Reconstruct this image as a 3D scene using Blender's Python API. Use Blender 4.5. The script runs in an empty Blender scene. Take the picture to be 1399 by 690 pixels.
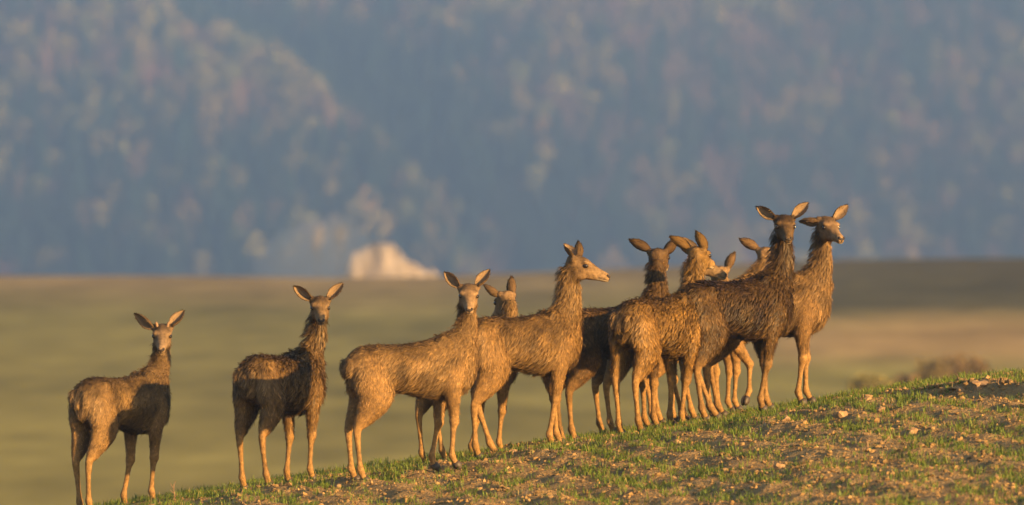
import bpy, math, random
import numpy as np
from mathutils import Vector

R = math.radians
random.seed(7)
RNG = np.random.default_rng(7)
scene = bpy.context.scene
col = scene.collection

# ------------------------------------------------------------------ camera
K = 8.5 / 1399.0            # metres per photo pixel at 60 m
CAM_Z = 1.2
cam_d = bpy.data.cameras.new('camera')
cam_d.sensor_width = 36.0
cam_d.lens = 36.0 * 60.0 / 8.5
cam_d.clip_start = 0.5
cam_d.clip_end = 12000.0
cam_d.dof.use_dof = True
cam_d.dof.focus_distance = 60.0
cam_d.dof.aperture_fstop = cam_d.lens / 1000.0 / 0.112
cam = bpy.data.objects.new('camera', cam_d)
cam.location = (0, 0, CAM_Z)
cam.rotation_euler = (R(90), 0, 0)
col.objects.link(cam)
scene.camera = cam

# ------------------------------------------------------------------ sky, sun, exposure
SUN_AZ = 48.0      # degrees to the right of the direction from the deer to the camera
SUN_EL = 11.5
to_sun = Vector((math.sin(R(SUN_AZ)) * math.cos(R(SUN_EL)), -math.cos(R(SUN_AZ)) * math.cos(R(SUN_EL)), math.sin(R(SUN_EL))))
world = bpy.data.worlds.new('World')
scene.world = world
world.use_nodes = True
wn = world.node_tree.nodes
bg = wn['Background']
sky = wn.new('ShaderNodeTexSky')
sky.sky_type = 'NISHITA'
sky.sun_disc = False
sky.sun_elevation = R(SUN_EL)
sky.sun_rotation = math.atan2(to_sun.x, to_sun.y)
sky.air_density = 1.0
sky.dust_density = 1.0
world.node_tree.links.new(sky.outputs[0], bg.inputs[0])
bg.inputs[1].default_value = 0.074
sun_d = bpy.data.lights.new('sun', 'SUN')
sun_d.energy = 5.0
sun_d.angle = R(0.6)
sun_d.color = (1.0, 0.59, 0.21)
sun = bpy.data.objects.new('sun', sun_d)
sun.rotation_euler = to_sun.to_track_quat('Z', 'Y').to_euler()
sun.location = (20, 40, 12)
col.objects.link(sun)
vs = scene.view_settings
vs.view_transform = 'Standard'
vs.look = 'None'
vs.gamma = 1.0
vs.exposure = 1.7
vs.use_curve_mapping = False

# ------------------------------------------------------------------ helpers
def px(p, q, Y):
    """photo pixel at depth Y -> world"""
    return np.array(((p - 699.5) * K * Y / 60.0, Y, CAM_Z - (q - 345.0) * K * Y / 60.0))

def unit(v):
    v = np.asarray(v, float)
    return v / (np.linalg.norm(v) + 1e-12)

def nunit(a):
    return a / (np.linalg.norm(a, axis=-1, keepdims=True) + 1e-12)

def smoothstep(a, b, x):
    t = np.clip((np.asarray(x, float) - a) / (b - a), 0, 1)
    return t * t * (3 - 2 * t)

def hash2(ix, iy, seed):
    n = (ix.astype(np.int64) * 374761393 + iy.astype(np.int64) * 668265263 + seed * 974634721) & 0x7fffffff
    n = ((n ^ (n >> 13)) * 1274126177) & 0x7fffffff
    n = (n ^ (n >> 16)) & 0xffff
    return n / 65535.0

def vnoise(x, y, seed=0):
    x = np.asarray(x, float); y = np.asarray(y, float)
    ix = np.floor(x); iy = np.floor(y)
    fx = x - ix; fy = y - iy
    fx = fx * fx * (3 - 2 * fx); fy = fy * fy * (3 - 2 * fy)
    a = hash2(ix, iy, seed); b = hash2(ix + 1, iy, seed)
    c = hash2(ix, iy + 1, seed); d = hash2(ix + 1, iy + 1, seed)
    return (a + (b - a) * fx) * (1 - fy) + (c + (d - c) * fx) * fy

def fbm(x, y, seed=0, octv=4):
    s = 0; a = 0.5
    for o in range(octv):
        s = s + a * (vnoise(x, y, seed + o * 17) - 0.5)
        x = np.asarray(x) * 2.03 + 11.3; y = np.asarray(y) * 2.03 + 5.7; a *= 0.5
    return s

def mesh_from(name, V, F_tris=None, F_quads=None, colors=None, smooth=True, mats=None, matidx=None):
    me = bpy.data.meshes.new(name)
    V = np.asarray(V, np.float32)
    nt = 0 if F_tris is None else len(F_tris)
    nq = 0 if F_quads is None else len(F_quads)
    loops = []
    if nt: loops.append(np.asarray(F_tris, np.int32).ravel())
    if nq: loops.append(np.asarray(F_quads, np.int32).ravel())
    L = np.concatenate(loops)
    me.vertices.add(len(V)); me.vertices.foreach_set('co', V.ravel())
    me.loops.add(len(L)); me.loops.foreach_set('vertex_index', L)
    me.polygons.add(nt + nq)
    starts = np.concatenate([np.arange(nt) * 3, nt * 3 + np.arange(nq) * 4]).astype(np.int32)
    me.polygons.foreach_set('loop_start', starts)
    me.polygons.foreach_set('use_smooth', np.full(nt + nq, smooth, bool))
    if mats:
        for m in mats: me.materials.append(m)
    if matidx is not None:
        me.polygons.foreach_set('material_index', np.asarray(matidx, np.int32))
    me.update(calc_edges=True)
    me.validate()
    if colors is not None:
        c = np.ones((len(V), 4), np.float32); c[:, :3] = colors
        at = me.color_attributes.new('Col', 'FLOAT_COLOR', 'POINT')
        at.data.foreach_set('color', c.ravel())
    return me

def link(name, me, parent=None, mat=None):
    o = bpy.data.objects.new(name, me)
    col.objects.link(o)
    if mat is not None: me.materials.append(mat)
    if parent is not None: o.parent = parent
    return o

def tag(o, label=None, cat=None, group=None, kind=None):
    if label: o['label'] = label
    if cat: o['category'] = cat
    if group: o['group'] = group
    if kind: o['kind'] = kind
    return o

# ------------------------------------------------------------------ materials
def new_mat(name):
    m = bpy.data.materials.new(name); m.use_nodes = True
    nt = m.node_tree
    return m, nt, nt.nodes, nt.links, nt.nodes['Principled BSDF']

def attr_mat(name, rough=0.8, spec=0.3, noise_scale=None, noise_amt=0.3, sheen=0.0, bump=0.0, trans=0.0, stretch=None):
    m, nt, N, L, b = new_mat(name)
    a = N.new('ShaderNodeAttribute'); a.attribute_name = 'Col'
    out = a.outputs['Color']
    if noise_scale:
        tc = N.new('ShaderNodeTexCoord')
        nz = N.new('ShaderNodeTexNoise'); nz.inputs['Scale'].default_value = noise_scale; nz.inputs['Detail'].default_value = 4
        if stretch:
            mp = N.new('ShaderNodeMapping'); mp.inputs['Scale'].default_value = stretch
            L.new(tc.outputs['Object'], mp.inputs['Vector']); L.new(mp.outputs[0], nz.inputs['Vector'])
        else:
            L.new(tc.outputs['Object'], nz.inputs['Vector'])
        mr = N.new('ShaderNodeMapRange')
        mr.inputs[1].default_value = 0.25; mr.inputs[2].default_value = 0.75
        mr.inputs[3].default_value = 1 - noise_amt; mr.inputs[4].default_value = 1 + noise_amt
        L.new(nz.outputs[0], mr.inputs[0])
        mx = N.new('ShaderNodeVectorMath'); mx.operation = 'SCALE'
        L.new(out, mx.inputs[0]); L.new(mr.outputs[0], mx.inputs['Scale'])
        out = mx.outputs[0]
        if bump:
            bp = N.new('ShaderNodeBump'); bp.inputs['Strength'].default_value = bump; bp.inputs['Distance'].default_value = 0.01
            L.new(nz.outputs[0], bp.inputs['Height']); L.new(bp.outputs[0], b.inputs['Normal'])
    L.new(out, b.inputs['Base Color'])
    b.inputs['Roughness'].default_value = rough
    b.inputs['Specular IOR Level'].default_value = spec
    if sheen:
        b.inputs['Sheen Weight'].default_value = sheen
        b.inputs['Sheen Roughness'].default_value = 0.5
    if trans:
        t = N.new('ShaderNodeBsdfTranslucent'); L.new(out, t.inputs[0])
        ms = N.new('ShaderNodeMixShader'); ms.inputs[0].default_value = trans
        L.new(b.outputs[0], ms.inputs[1]); L.new(t.outputs[0], ms.inputs[2])
        L.new(ms.outputs[0], N['Material Output'].inputs[0])
    return m

M_coat = attr_mat('coat', rough=0.75, spec=0.15, noise_scale=34, noise_amt=0.42, bump=0.7)
M_fur = attr_mat('fur', rough=0.6, spec=0.25, trans=0.12)
M_fur_wet = attr_mat('wet_fur', rough=0.5, spec=0.28, trans=0.10)
M_ear = attr_mat('ear_skin', rough=0.8, spec=0.1, trans=0.35)
M_blade = attr_mat('young_grass', rough=0.55, spec=0.3, trans=0.3)
M_clod = attr_mat('clod_soil', rough=0.95, spec=0.1, noise_scale=60, noise_amt=0.2)
M_straw = attr_mat('dry_straw', rough=0.8, spec=0.2)
M_tree = attr_mat('far_foliage', rough=0.9, spec=0.1, trans=0.15)
M_bush = attr_mat('shrub_leaves', rough=0.8, spec=0.2, trans=0.2)
M_rock = attr_mat('pale_stone', rough=0.95, spec=0.1, noise_scale=1.5, noise_amt=0.15)

def plain(name, c, rough, spec=0.5, scale=40, amt=0.2):
    m, nt, N, L, b = new_mat(name)
    tc = N.new('ShaderNodeTexCoord'); nz = N.new('ShaderNodeTexNoise'); nz.inputs['Scale'].default_value = scale
    L.new(tc.outputs['Object'], nz.inputs['Vector'])
    cr = N.new('ShaderNodeValToRGB')
    cr.color_ramp.elements[0].color = (*[x * (1 - amt) for x in c], 1); cr.color_ramp.elements[1].color = (*[x * (1 + amt) for x in c], 1)
    L.new(nz.outputs[0], cr.inputs[0]); L.new(cr.outputs[0], b.inputs['Base Color'])
    b.inputs['Roughness'].default_value = rough; b.inputs['Specular IOR Level'].default_value = spec
    return m
M_eye = plain('eye', (0.012, 0.008, 0.006), 0.12, 0.6)
M_nose = plain('nose_skin', (0.022, 0.015, 0.012), 0.55, 0.3)
M_hoof = plain('hoof_horn', (0.05, 0.037, 0.028), 0.55, 0.4)
M_bud = plain('antler_velvet', (0.22, 0.14, 0.085), 0.9, 0.1)

# soil of the sown field
m, nt, N, L, b = new_mat('soil')
tc = N.new('ShaderNodeTexCoord')
n1 = N.new('ShaderNodeTexNoise'); n1.inputs['Scale'].default_value = 2.2; n1.inputs['Detail'].default_value = 8; n1.inputs['Roughness'].default_value = 0.65
n2 = N.new('ShaderNodeTexNoise'); n2.inputs['Scale'].default_value = 38; n2.inputs['Detail'].default_value = 5
L.new(tc.outputs['Object'], n1.inputs['Vector']); L.new(tc.outputs['Object'], n2.inputs['Vector'])
ad = N.new('ShaderNodeMath'); ad.operation = 'ADD'
ml = N.new('ShaderNodeMath'); ml.operation = 'MULTIPLY'; ml.inputs[1].default_value = 0.5
L.new(n2.outputs[0], ml.inputs[0]); L.new(n1.outputs[0], ad.inputs[0]); L.new(ml.outputs[0], ad.inputs[1])
cr = N.new('ShaderNodeValToRGB')
cr.color_ramp.elements[0].position = 0.5; cr.color_ramp.elements[0].color = (0.19, 0.118, 0.048, 1)
cr.color_ramp.elements[1].position = 1.0; cr.color_ramp.elements[1].color = (0.43, 0.29, 0.13, 1)
L.new(ad.outputs[0], cr.inputs[0]); L.new(cr.outputs[0], b.inputs['Base Color'])
bp = N.new('ShaderNodeBump'); bp.inputs['Strength'].default_value = 1.0; bp.inputs['Distance'].default_value = 0.06
L.new(n2.outputs[0], bp.inputs['Height']); L.new(bp.outputs[0], b.inputs['Normal'])
b.inputs['Roughness'].default_value = 0.95; b.inputs['Specular IOR Level'].default_value = 0.1
M_soil = m
M_meadow = attr_mat('meadow_turf', rough=0.95, spec=0.05, noise_scale=0.42, noise_amt=0.3, stretch=(1.0, .28, 0.0))
M_slope = plain('forest_floor', (0.05, 0.045, 0.033), 1.0, 0.05, 0.05, 0.4)

# ------------------------------------------------------------------ terrain
_cp = np.array([(-900, 800), (-300, 760), (0, 728), (150, 701), (230, 688), (300, 677), (400, 662), (500, 651), (600, 638), (700, 621), (800, 606), (900, 590),
                (1000, 573), (1100, 556), (1180, 545), (1250, 536), (1320, 527), (1399, 516), (1600, 496), (2200, 470)], float)
_cx = (_cp[:, 0] - 699.5) * K * 60 / 60; _cz = CAM_Z - (_cp[:, 1] + 2 - 345) * K * 58.4 / 60
_fp = np.array([(-3000, 384), (0, 378), (450, 378), (600, 375), (860, 365), (1130, 353), (1399, 350), (4000, 346)], float)
_fx = (_fp[:, 0] - 699.5) * K * 400 / 60; _fz = -(_fp[:, 1] - 378) * K * 400 / 60

_xs = np.linspace(-16, 16, 600)
_zs = np.convolve(np.pad(np.interp(_xs, _cx, _cz), 12, 'edge'), np.ones(25) / 25, 'valid')
def crest(X):
    return np.interp(X, _xs, _zs)

ROWD = np.array((0.36, -0.93)) / np.hypot(0.36, 0.93)      # drill rows run towards the camera and to the right
def row_coord(X, Y):
    return X * (-ROWD[1]) + (Y - 56) * ROWD[0]

def track_dist(X, Y):
    """distance across the wheel track that crosses the right-hand slope"""
    yc = 59.3 - 1.35 * np.maximum(X - 3.0, 0) - 0.10 * np.maximum(X - 3.0, 0) ** 2
    return (Y - yc) * 0.62

def height(X, Y, detail=True):
    X = np.asarray(X, float); Y = np.asarray(Y, float)
    c = crest(X)
    d = np.maximum(58.9 - Y, 0)
    f = d * d / (d + 1.3)
    c = c - np.interp(X, (-4, 4), (.020, .012)) * np.clip(Y - 58.4, 0, 6)
    front = 1.9 * (1 - np.exp(-(0.135 / 1.9) * f))
    e = np.maximum(Y - 64.0, 0)
    back = 0.17 * e * e / (e + 4.5)
    z = c - front - back
    # meadow across the dip
    Yc = np.clip(Y, 60, 400)
    mz = -4.04 + (Yc - 150) * 0.0156 + np.interp(X / np.maximum(Yc, 100) * 400, _fx, _fz) * smoothstep(120, 400, Yc)
    mz = mz + 0.35 * fbm(X / 30, Y / 45, 3, 3) * smoothstep(80, 160, Y)
    g = np.maximum(Y - 400, 0)
    mz = mz - 0.03 * g * g / (g + 60)
    mz = np.maximum(mz, -30 + 0 * X)
    t = smoothstep(70, 105, Y)
    sm = 0.5 * (z + mz + np.sqrt((z - mz) ** 2 + 0.8))
    z = np.where(Y < 64, z, z * (1 - smoothstep(64, 74, Y)) + sm * smoothstep(64, 74, Y))
    z = z * (1 - t) + mz * t
    if detail:
        near = smoothstep(70, 64, Y) * smoothstep(40, 47, Y)
        r = row_coord(X, Y)
        rr = r + 0.10 * fbm(X * 0.9, Y * 0.5, 5, 2)
        z = z + near * (0.013 * np.sin(rr * 2 * math.pi / 0.50) * (0.55 + 0.9 * vnoise(X * 0.7, Y * 0.45, 9)))
        z = z + near * (0.10 * fbm(X * 0.8, Y * 0.5, 21, 3) + 0.075 * fbm(X * 3.6, Y * 2.6, 33, 3) + 0.05 * fbm(X * 12, Y * 9, 55, 2))
        td = track_dist(X, Y)
        on = smoothstep(2.6, 3.2, X)
        z = z + near * on * (-0.075 * np.exp(-(td / 0.20) ** 2) + 0.05 * np.exp(-((np.abs(td - 0.42)) / 0.17) ** 2))
    return z

def nonuni(lo, flo, fhi, hi, step, grow):
    mid = np.arange(flo, fhi, step)
    up = []; s = step; v = fhi
    while v < hi: up.append(v); s *= grow; v += s
    up.append(hi)
    dn = []; s = step; v = flo - step
    while v > lo: dn.append(v); s *= grow; v -= s
    dn.append(lo)
    return np.array(dn[::-1] + list(mid) + up)

gx = nonuni(-1500, -5.6, 6.2, 1500, 0.05, 1.17)
gy = nonuni(-60, 49.5, 60.5, 3300, 0.05, 1.055)
GX, GY = np.meshgrid(gx, gy)
GZ = height(GX, GY)
ny, nx = GX.shape
V = np.stack([GX.ravel(), GY.ravel(), GZ.ravel()], 1)
ii = (np.arange(ny - 1)[:, None] * nx + np.arange(nx - 1)[None, :]).ravel()
Q = np.stack([ii, ii + 1, ii + 1 + nx, ii + nx], 1)
# colours of the far meadow, by ground position: dry straw-coloured top, green middle, a darker and a tan strip on the right
u = GX / np.maximum(GY, 60) * 400      # metres at the 400 m line
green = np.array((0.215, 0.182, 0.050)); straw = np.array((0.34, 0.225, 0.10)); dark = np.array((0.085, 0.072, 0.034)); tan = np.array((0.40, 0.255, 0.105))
wig = fbm(GX / 14, GY / 40, 71, 4) * 85
w_st = smoothstep(295, 395, GY + wig * .8) * 0.75
C = green * (1 - w_st[..., None]) + straw * w_st[..., None]
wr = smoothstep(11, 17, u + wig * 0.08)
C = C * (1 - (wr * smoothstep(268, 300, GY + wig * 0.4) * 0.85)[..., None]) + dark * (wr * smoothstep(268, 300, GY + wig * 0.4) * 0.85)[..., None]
wt = wr * smoothstep(222, 252, GY + wig * 0.45) * (1 - smoothstep(262, 296, GY + wig * 0.5)) * 0.8
C = C * (1 - wt[..., None]) + tan * wt[..., None]
C = C * (1 - .10 * smoothstep(250, 330, GY) + 0.9 * fbm(GX / 6, GY / 14, 91, 4) + .5 * fbm(GX / 2.2, GY / 9, 95, 2))[..., None]
midx = (0.25 * (V[Q[:, 0], 1] + V[Q[:, 1], 1] + V[Q[:, 2], 1] + V[Q[:, 3], 1]) > 92).astype(int)
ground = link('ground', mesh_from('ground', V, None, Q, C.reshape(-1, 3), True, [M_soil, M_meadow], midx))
tag(ground, kind='structure')
print('ground', len(Q))

# ------------------------------------------------------------------ wooded mountain behind
RX = np.array([-700, -400, -250, -145, -100, -64, -45, -30, -15, 15, 700]); RZ = np.array([140, 138, 124, 98, 74, 48, 26, 6, -16, -50, -60])
def ridge_top(X):
    return np.interp(X, RX, RZ)

def mountain_h(X, Y):
    X = np.asarray(X, float); Y = np.asarray(Y, float)
    back = -22 + 0.60 * (Y - 3010) + 26 * fbm(X / 120, Y / 160, 101, 3) + 12 * np.sin(X / 38 + 0.8)
    top = ridge_top(X) + 20 * fbm(X / 34, Y / 50, 111, 3)
    face = -24 + 0.60 * (Y - 2790) + 26 * fbm(X / 70, Y / 100, 121, 3)
    k = 6.0
    spur = -k * np.log(np.exp(-np.clip(top, -300, 600) / k) + np.exp(-np.clip(face, -300, 600) / k))
    z = np.maximum(spur, back)
    z = np.minimum(z, 150 + 20 * fbm(X / 90, Y / 90, 131, 2))
    return np.maximum(z, -32)
mx_ = np.arange(-640, 641, 8.0); my_ = np.arange(2700, 3521, 8.0)
MX, MY = np.meshgrid(mx_, my_); MZ = mountain_h(MX, MY)
MZ[0, :] = -34
ny, nx = MX.shape
V = np.stack([MX.ravel(), MY.ravel(), MZ.ravel()], 1)
ii = (np.arange(ny - 1)[:, None] * nx + np.arange(nx - 1)[None, :]).ravel()
Q = np.stack([ii, ii + 1, ii + 1 + nx, ii + nx], 1)
mountain = link('mountain', mesh_from('mountain', V, None, Q), mat=M_slope)
tag(mountain, kind='structure')

# ------------------------------------------------------------------ far forest
def tmpl_conifer(rng):
    V = []; F = []
    n = 5
    for k_, (z, r) in enumerate(((0, .022), (1.0, .004))):
        for a in range(n): V.append((r * math.cos(a * 6.283 / n), r * math.sin(a * 6.283 / n), z))
    for a in range(n):
        b_ = (a + 1) % n
        F += [(a, b_, n + b_), (a, n + b_, n + a)]
    for t in range(6):
        z0 = 0.14 + t * 0.135; r0 = 0.20 * (1 - t / 6.3) + 0.015; z1 = min(1.0, z0 + 0.22)
        o = len(V); m_ = 8
        V.append((0, 0, z1))
        for a in range(m_):
            an = a * 6.283 / m_ + t + rng.normal(0, .12); rr = r0 * (1.15 if a % 2 else .7) * rng.uniform(.8, 1.2)
            V.append((rr * math.cos(an), rr * math.sin(an), z0 - 0.03 * (a % 2) + rng.normal(0, .012)))
        for a in range(m_): F.append((o, o + 1 + a, o + 1 + (a + 1) % m_))
    return np.array(V), np.array(F)

def tmpl_broad(rng, nleaf=46, spread=0.27, bare=False):
    V = []; F = []
    n = 4
    for (z, r) in ((0, .03), (.6, .012)):
        for a in range(n): V.append((r * math.cos(a * 6.283 / n), r * math.sin(a * 6.283 / n), z))
    for a in range(n):
        b_ = (a + 1) % n
        F += [(a, b_, n + b_), (a, n + b_, n + a)]
    for j in range(7):
        an = j * 2.4; z0 = rng.uniform(.25, .5); rr = spread * rng.uniform(.6, .95); z1 = z0 + rng.uniform(.2, .45)
        o = len(V)
        V += [(0, 0, z0), (0.012, 0.012, z0 + .03), (rr * math.cos(an), rr * math.sin(an), z1)]
        F.append((o, o + 1, o + 2))
    for j in range(nleaf):
        d = unit(rng.normal(size=3)); rad = rng.uniform(.45, 1) ** .6
        c = np.array((d[0] * spread * rad, d[1] * spread * rad, .62 + d[2] * .36 * rad))
        a1 = unit(rng.normal(size=3)); a2 = unit(np.cross(a1, rng.normal(size=3)))
        s = rng.uniform(.05, .10) * (1 if not bare else .9)
        if bare: a1 = unit(c - np.array((0, 0, .3)) + rng.normal(size=3) * .1); a2 = a2 * .35
        o = len(V)
        V += list((c - a1 * s - a2 * s * .5, c + a2 * s, c + a1 * s * 1.1, c - a2 * s * .8))
        F += [(o, o + 1, o + 2), (o, o + 2, o + 3)]
    return np.array(V), np.array(F)

frng = np.random.default_rng(11)
kinds = {'conifer': [tmpl_conifer(frng) for _ in range(4)],
         'budding': [tmpl_broad(frng, 46) for _ in range(4)],
         'bare': [tmpl_broad(frng, 42, .26, True) for _ in range(4)]}
fx_, fy_ = np.meshgrid(np.arange(-330, 331, 7.0), np.arange(2740, 3330, 8.0))
fx_ = (fx_ + frng.uniform(-3, 3, fx_.shape)).ravel(); fy_ = (fy_ + frng.uniform(-3.4, 3.4, fy_.shape)).ravel()
ex_ = frng.uniform(-170, 40, 2600); ey_ = frng.uniform(2780, 3010, 2600)
esl = np.abs(mountain_h(ex_ + 3, ey_) - mountain_h(ex_ - 3, ey_)) / 6 + np.abs(mountain_h(ex_, ey_ + 3) - mountain_h(ex_, ey_ - 3)) / 6
ek = esl > .95
fx_ = np.concatenate([fx_, ex_[ek]]); fy_ = np.concatenate([fy_, ey_[ek]])
print('steep trees', int(ek.sum()))
fz_ = mountain_h(fx_, fy_)
okm = (fz_ > -14) & (fz_ < 1.2 + 0.0412 * fy_ + 35)
fx_, fy_, fz_ = fx_[okm], fy_[okm], fz_[okm]
is_spur = fy_ < 2990
pn = fbm(fx_ / 62, fz_ / 40, 201, 3) + .5
pn2 = fbm(fx_ / 18, fz_ / 26, 211, 3) + .5
rd = ridge_top(fx_) - fz_                                       # metres below the spur's ridge line
xr = np.interp(-fz_, -RZ, RX)                       # where the ridge line runs at this height
near_r = smoothstep(45, 6, rd)
pc = np.where(is_spur, .80 - .50 * near_r - .30 * smoothstep(50, 95, fz_), .30 + .95 * np.exp(-((fx_ - xr - 34) / 30) ** 2))      # share of conifers
pc = pc + (pn - .5) * 1.5
pc = np.where(is_spur & (fz_ < 55) & (fx_ > -75), np.maximum(pc, .52), pc)
pc = np.where(is_spur & (fz_ > 42) & (rd < 42), np.minimum(pc, .08), pc)
rk = frng.uniform(0, 1, len(fx_))
kind_i = np.where(rk < pc, 0, np.where(pn2 + frng.normal(0, .12, len(fx_)) + np.where(is_spur, .06, -.04) > .52, 1, 2))
basec = {0: np.array((.024, .044, .032)), 1: np.array((.31, .265, .10)), 2: np.array((.33, .20, .155))}
info = {0: ('conifer_wood', 'conifer', 'dark conifers on the hazy mountainside'), 1: ('budding_wood', 'budding', 'yellowish broadleaf trees coming into leaf on the mountainside'),
        2: ('bare_wood', 'bare', 'pinkish grey bare broadleaf trees on the mountainside')}
for ki in range(3):
    Vs = []; Fs = []; Cs = []; off = 0
    idx = np.where(kind_i == ki)[0]
    for i in idx:
        tv, tf = kinds[info[ki][1]][int(frng.integers(4))]
        h = frng.uniform(12, 21) * (1.05 if ki == 0 else .82); a = frng.uniform(0, 6.28)
        wv = frng.uniform(.85, 1.25)
        v = tv * h
        x = (v[:, 0] * math.cos(a) - v[:, 1] * math.sin(a)) * wv; y = (v[:, 0] * math.sin(a) + v[:, 1] * math.cos(a)) * wv
        Vs.append(np.stack([x + fx_[i], y + fy_[i], v[:, 2] + fz_[i] - .5], 1)); Fs.append(tf + off); off += len(tv)
        c = basec[ki] * np.exp(frng.normal(0, .20)) * np.array((1, 1, 1)) * (1 + frng.normal(0, .08, 3))
        Cs.append(np.repeat(c[None], len(tv), 0) * frng.uniform(.8, 1.2, (len(tv), 1)))
    o = link(info[ki][0], mesh_from(info[ki][0], np.concatenate(Vs), np.concatenate(Fs), None, np.concatenate(Cs), False), mat=M_tree)
    tag(o, info[ki][2], 'forest', kind='stuff')
    print(info[ki][0], len(idx), sum(len(f) for f in Fs))

# ------------------------------------------------------------------ lumps: pale stone heap, clods
def ico():
    t = (1 + 5 ** .5) / 2
    v = np.array([(-1, t, 0), (1, t, 0), (-1, -t, 0), (1, -t, 0), (0, -1, t), (0, 1, t), (0, -1, -t), (0, 1, -t), (t, 0, -1), (t, 0, 1), (-t, 0, -1), (-t, 0, 1)], float)
    f = [(0, 11, 5), (0, 5, 1), (0, 1, 7), (0, 7, 10), (0, 10, 11), (1, 5, 9), (5, 11, 4), (11, 10, 2), (10, 7, 6), (7, 1, 8), (3, 9, 4), (3, 4, 2), (3, 2, 6), (3, 6, 8), (3, 8, 9), (4, 9, 5), (2, 4, 11), (6, 2, 10), (8, 6, 7), (9, 8, 1)]
    return nunit(v), np.array(f)
ICO_V, ICO_F = ico()
def subdiv(v, f):
    v = list(map(tuple, v)); cache = {}; out = []
    def mid(a, b_):
        k_ = (min(a, b_), max(a, b_))
        if k_ not in cache:
            m_ = unit((np.array(v[a]) + np.array(v[b_])) / 2); v.append(tuple(m_)); cache[k_] = len(v) - 1
        return cache[k_]
    for a, b_, c in f:
        ab, bc, ca = mid(a, b_), mid(b_, c), mid(c, a)
        out += [(a, ab, ca), (b_, bc, ab), (c, ca, bc), (ab, bc, ca)]
    return np.array(v), np.array(out)
ICO2_V, ICO2_F = subdiv(ICO_V, ICO_F)
ICO3_V, ICO3_F = subdiv(ICO2_V, ICO2_F)

def lump(rng, V0, size, rough=.25):
    v = V0.copy()
    for _ in range(5):
        d = unit(rng.normal(size=3)); ph = rng.uniform(0, 6.28); fr = rng.uniform(2, 7)
        v = v * (1 + rough * .35 * np.sin(fr * (V0 @ d) + ph))[:, None]
    v = v * (1 + rough * .35 * rng.normal(size=len(v)))[:, None]
    return v * np.asarray(size)

def tube(pts, rads, n=5):
    pts = [np.asarray(p_, float) for p_ in pts]; V = []; F = []
    for i, (p_, r) in enumerate(zip(pts, rads)):
        t = unit(pts[min(i + 1, len(pts) - 1)] - pts[max(i - 1, 0)])
        a = unit(np.cross(t, (0.3, .9, .2))); b_ = np.cross(t, a)
        for k_ in range(n): V.append(p_ + r * (a * math.cos(k_ * 6.2832 / n) + b_ * math.sin(k_ * 6.2832 / n)))
    for i in range(len(pts) - 1):
        for k_ in range(n):
            k2 = (k_ + 1) % n
            F.append((i * n + k_, i * n + k2, i * n + n + k2, i * n + n + k_))
    return np.array(V), np.array(F)

def stone_heap(name, label, spans, Y):
    """spans: (photo x, top y, half width px, half depth m)"""
    rng = np.random.default_rng(3)
    root = bpy.data.objects.new(name, None); col.objects.link(root)
    c0 = px(spans[0][0], 380, Y); g = float(height(c0[0], Y, False))
    root.location = (c0[0], Y, g)
    for (p, q, hw, hd) in spans:
        c = px(p, q, Y); h = c[2] - g
        s = K * Y / 60
        bv = np.sign(ICO3_V) * np.abs(ICO3_V) ** .8
        v = lump(rng, bv, (hw * s, hd, h), .07)
        v[:, 2] = np.maximum(v[:, 2], -.3)
        v += np.array((c[0] - c0[0], rng.uniform(-.5, .5), 0))
        cc = np.array((.30, .255, .22)) * (1 + .12 * rng.normal(size=(len(v), 1)))
        link('boulder', mesh_from('boulder', v, ICO3_F, None, cc, False), root, M_rock)
    tag(root, label, 'rocks')
stone_heap('rock_outcrop', 'large pale sunlit rock mass with sloping right side beyond the field crest',
           [(500, 337, 32, 2.0), (517, 329, 32, 2.4), (492, 347, 24, 1.6), (534, 341, 32, 2.0), (554, 355, 36, 1.6), (578, 368, 36, 1.4), (524, 352, 50, 1.5)], 620)

def far_tree(label, p, qtop, qbot, hwpx, Y, c, seed):
    """small pale tree whose sunlit crown shows above the crest"""
    r_ = np.random.default_rng(seed)
    sc_ = K * Y / 60
    b_ = px(p, qbot, Y); g_ = float(height(b_[0], Y, False)); topz = px(p, qtop, Y)[2]
    root = bpy.data.objects.new('pale_tree', None); root.location = (b_[0], Y, g_); col.objects.link(root)
    H = topz - g_; cb = b_[2] - g_
    Vs = []; Fs = []; off = 0
    for j in range(6):
        an = j * 1.05; e_ = np.array((math.cos(an) * hwpx * sc_ * .6, math.sin(an) * .4, 0)) if j else np.zeros(3)
        pts = [np.array((0, 0, 0.)) if j == 0 else np.array((0, 0, cb * .8)), np.array((0, 0, cb)) + e_ * .4, np.array((0, 0, H * .9)) + e_]
        v, fq = tube(pts, (.09, .05, .015) if j == 0 else (.04, .03, .01), 5)
        Vs.append(v); Fs.append(fq + off); off += len(v)
    v = np.concatenate(Vs)
    link('trunk', mesh_from('trunk', v, None, np.concatenate(Fs), np.tile(np.array((.12, .10, .08)), (len(v), 1))), root, M_bush)
    n = 420
    d = nunit(r_.normal(size=(n, 3))) * (r_.uniform(.2, 1, (n, 1)) ** .5)
    cc = d * np.array((hwpx * sc_, hwpx * sc_, (H - cb) * .5)); cc[:, 2] += (H + cb) / 2; cc[:, 0] += (cc[:, 2] - (H + cb) / 2) * .22
    a1 = nunit(r_.normal(size=(n, 3))); a2 = nunit(np.cross(a1, r_.normal(size=(n, 3)))); sz = r_.uniform(.05, .12, (n, 1))
    v = np.stack([cc - a1 * sz, cc + a2 * sz * .7, cc + a1 * sz, cc - a2 * sz * .7], 1).reshape(-1, 3)
    link('crown', mesh_from('crown', v, None, np.arange(n * 4).reshape(-1, 4), np.repeat(np.array(c) * r_.uniform(.7, 1.2, (n, 1)), 4, 0), False), root, M_bush)
    tag(root, label, 'tree')

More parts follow.
